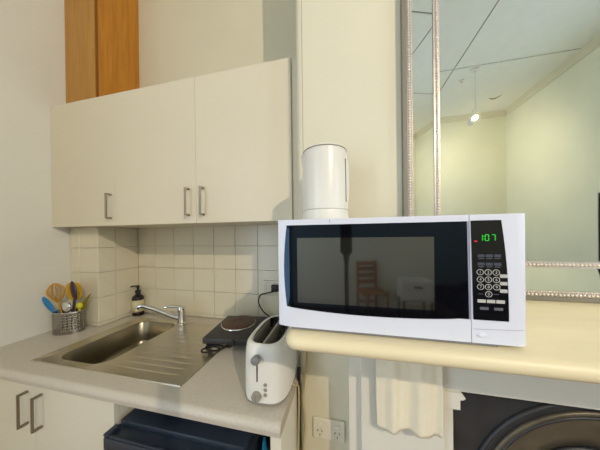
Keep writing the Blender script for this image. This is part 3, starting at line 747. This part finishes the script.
for x in (m0+.04, m1-.04):
    for y in (.470, .715): MB().lathe([(.012, 0), (.012, .0090)], (x, y, ZM+.0006), 16).build('foot', 'plastic_dark', mw)
# ------------------------------------------------------------------ kettle on the microwave
kx, ky, kz = -.0625, .645, mz1_-.0015
kt = thing('kettle', (kx, ky, kz), 'tall white jug kettle standing on top of the microwave', 'kettle')
MB().lathe([(.068, 0), (.071, .004), (.071, .018), (.069, .036), (.0685, .0405)], (kx, ky, kz+.0008), 48).build('power_base', 'kettle', kt)
prof = [(.0665, .0415), (.0695, .044), (.0695, .10), (.0690, .16), (.0680, .205), (.0665, .222)]
MB().lathe(prof, (kx, ky, kz), 48).build('body', 'kettle', kt)
MB().lathe([(.0650, .2225), (.0645, .2250), (.058, .231), (.042, .236), (.02, .2385), (.004, .239)], (kx, ky, kz), 48).build('lid', 'kettle', kt)
MB().lathe([(.0672, .2195), (.0678, .221), (.0670, .2225)], (kx, ky, kz), 48, cap0=False, cap1=False).build('lid_seam', 'toaster_grey', kt, solid=.0004)
b = MB(); b.ring_loft([[(kx-.060, ky-.022, kz+.165), (kx-.060, ky+.022, kz+.165), (kx-.0655, ky, kz+.160)], [(kx-.060, ky-.024, kz+.221), (kx-.060, ky+.024, kz+.221), (kx-.0765, ky, kz+.219)]]); b.build('spout', 'kettle', kt)
ga = math.radians(-24)
b = MB(); b.tube([(kx+.0695*math.cos(ga), ky+.0695*math.sin(ga), kz+.064), (kx+.0683*math.cos(ga), ky+.0683*math.sin(ga), kz+.190)], .0018, 6, 0); b.build('water_gauge', 'plastic_dark', kt)
ha = math.radians(48); hd = Vector((math.cos(ha), math.sin(ha), 0)); kc = Vector((kx, ky, kz))
b = MB(); b.tube([kc+hd*.060+Vector((0, 0, .215)), kc+hd*.086+Vector((0, 0, .216)), kc+hd*.098+Vector((0, 0, .19)), kc+hd*.098+Vector((0, 0, .11)), kc+hd*.088+Vector((0, 0, .075)), kc+hd*.066+Vector((0, 0, .062))], .0095, 12); b.build('handle', 'kettle', kt)
# ------------------------------------------------------------------ things of the room seen only in the mirror and the oven glass
# camera on its stand (the dark shape reflected in the oven door)
cs = thing('camera_stand', (0, -.04, ZF), 'black panorama camera on a thin stand, reflected in the oven door', 'camera stand')
b = MB(); b.box(-.024, .024, -.048, -.014, -.078, .050, .008, 3); b.build('camera_body', 'rubber', cs)
MB().tube([(0, -.031, -.079), (0, -.031, -.12), (0, -.031, -.123), (0, -.031, -ZF*-.80)], lambda t: .015-.006*min(1, t*8), 12, 0).build('pole', 'plastic_dark', cs)
for q in range(3):
    a = math.radians(90+120*q)
    MB().tube([(0, -.031, -1.14), (.10*math.cos(a), -.031+.10*math.sin(a), -1.30), (.20*math.cos(a), -.031+.20*math.sin(a), ZF+.009)], .008, 8, 0).build('leg', 'plastic_dark', cs)
# wooden chair
CH = Matrix.Translation((.45, -2.98, ZF)) @ Matrix.Rotation(math.radians(160), 4, 'Z')   # built facing -y, then turned
ch = thing('wooden_chair', (.45, -2.98, ZF), 'orange wooden ladder-back chair reflected in the oven door', 'chair')
bz = lambda nm, *a: MB().box(*a, .004, 2).build(nm, 'chairwood', ch, T=CH)
bz('seat', -.20, .20, -.20, .21, .43, .455)
for sx_ in (-1, 1):
    bz('leg', sx_*.178-.018, sx_*.178+.018, -.195, -.160, .001, .4295)
    bz('back_post', sx_*.178-.018, sx_*.178+.018, .2105, .245, .001, .95)
    bz('apron', sx_*.178-.01, sx_*.178+.01, -.159, .21, .37, .4295)
for z in (.56, .68, .80, .90): bz('back_slat', -.1595, .1595, .218, .234, z-.03, z+.04)
bz('stretcher', -.1595, .1595, .22, .24, .18, .21)
# bedside drawer
dr = thing('bedside_table', (1.07, -2.8, ZF), 'white bedside table with one drawer and slim legs, reflected in the oven door', 'table')
bx('cabinet_box', 'plastic_white', dr, .85, 1.29, -3.0, -2.62, ZF+.40, ZF+.71, .004)
df = bx('drawer', 'plastic_white', dr, .865, 1.275, -2.6195, -2.603, ZF+.42, ZF+.69, .003)
bx('grip', 'plastic_dark', df, 1.01, 1.13, -2.6028, -2.600, ZF+.60, ZF+.635, .001)
for x in (.875, 1.265):
    for y in (-2.975, -2.645): bx('leg', 'plastic_dark', dr, x-.015, x+.015, y-.015, y+.015, ZF+.001, ZF+.3995, .002)
# bed
bd = thing('bed', (2.1, -2.3, ZF), 'low bed with dark navy blanket, a dark reflection in the oven door', 'bed')
bx('base', 'chairwood', bd, 1.50, 2.70, -3.24, -1.40, ZF+.12, ZF+.30, .01)
bx('mattress', 'navy', bd, 1.51, 2.69, -3.23, -1.41, ZF+.301, ZF+.55, .05)
for x in (1.54, 2.66):
    for y in (-3.20, -1.44): bx('leg', 'chairwood', bd, x-.03, x+.03, y-.03, y+.03, ZF+.001, ZF+.1195, .003)
b = MB(); b.ell((2.1, -2.98, ZF+.60), .30, .18, .06, 24, 12); b.build('pillow', 'navy', bd)
# small sensor on the ceiling
se = thing('ceiling_sensor', (1.78, -2.15, ZT), 'small round white sensor on the ceiling, a pale dot in the mirror', 'sensor')
MB().lathe([(.035, -.0005), (.035, -.012), (.028, -.024), (.012, -.028)], (1.78, -2.15, ZT), 24).build('housing', 'plastic_white', se)
MB().lathe([(.008, -.0285), (.006, -.034)], (1.78, -2.15, ZT), 12).build('sensor_eye', 'plastic_grey', se)
b = MB(); b.tube([(2.47, -2.73, ZT-.004), (2.53, -2.77, ZT-.008), (2.59, -2.76, ZT-.010), (2.64, -2.69, ZT-.004)], lambda t: .001+.007*math.sin(math.pi*t), 8)
tag(b.build('paint_flake', 'joint_dark', None), 'dark curled flake of peeling paint on the ceiling in the mirror', 'flake')
# two-headed ceiling spotlight: one head lights the alcove from the right, the other the rear corner
lx_, ly_, lz_ = 1.85, -1.95, 1.68
la = thing('ceiling_spotlight', (lx_, ly_, lz_), 'white two-headed ceiling spotlight, bright glints in the mirror', 'lamp')
def head(LP, aim, energy, size, blend):
    LD = (Vector(aim)-LP).normalized()
    LT = Matrix.Translation(LP) @ LD.to_track_quat('Z', 'Y').to_matrix().to_4x4()
    hd_ = MB().lathe([(.016, -.060), (.027, -.052), (.034, -.02), (.036, .012), (.034, .012), (.030, -.01), (.026, -.03)], (0, 0, 0), 28, cap1=True).build('spot_head', 'plastic_white', la, T=LT)
    MB().lathe([(.022, -.008), (.020, -.006), (.010, -.004)], (0, 0, 0), 24).build('bulb', 'bulb', hd_, T=LT)
    MB().tube([LP-LD*.055, LP-LD*.06+Vector((0, 0, .05)), (lx_, ly_, lz_+.16)], .005, 8, 4).build('arm', 'plastic_white', la)
    sl = bpy.data.lights.new('spot_light', 'SPOT'); sl.energy = energy; sl.color = LAMP_COLOR; sl.spot_size = math.radians(size); sl.spot_blend = blend; sl.shadow_soft_size = .025
    so = bpy.data.objects.new('spot_light', sl); C.objects.link(so); so.parent = la
    so.matrix_local = Matrix.Translation(LP-Vector((lx_, ly_, lz_))+LD*.016) @ LD.to_track_quat('-Z', 'Y').to_matrix().to_4x4()
head(Vector((lx_, ly_, lz_)), (-.35, .9, -.15), LAMP, 84, .5)
head(Vector((lx_+.02, ly_-.16, lz_)), (2.5, -3.3, .9), LAMP*.2, 165, .9)
MB().tube([(lx_, ly_, lz_+.155), (lx_, ly_, ZT-.024)], .006, 8, 0).build('stem', 'plastic_white', la)
MB().lathe([(.05, -.0005), (.05, -.020), (.02, -.024)], (lx_, ly_, ZT), 20).build('ceiling_rose', 'plastic_white', la)
for o in bpy.data.objects:
    if '_base' in o: del o['_base']
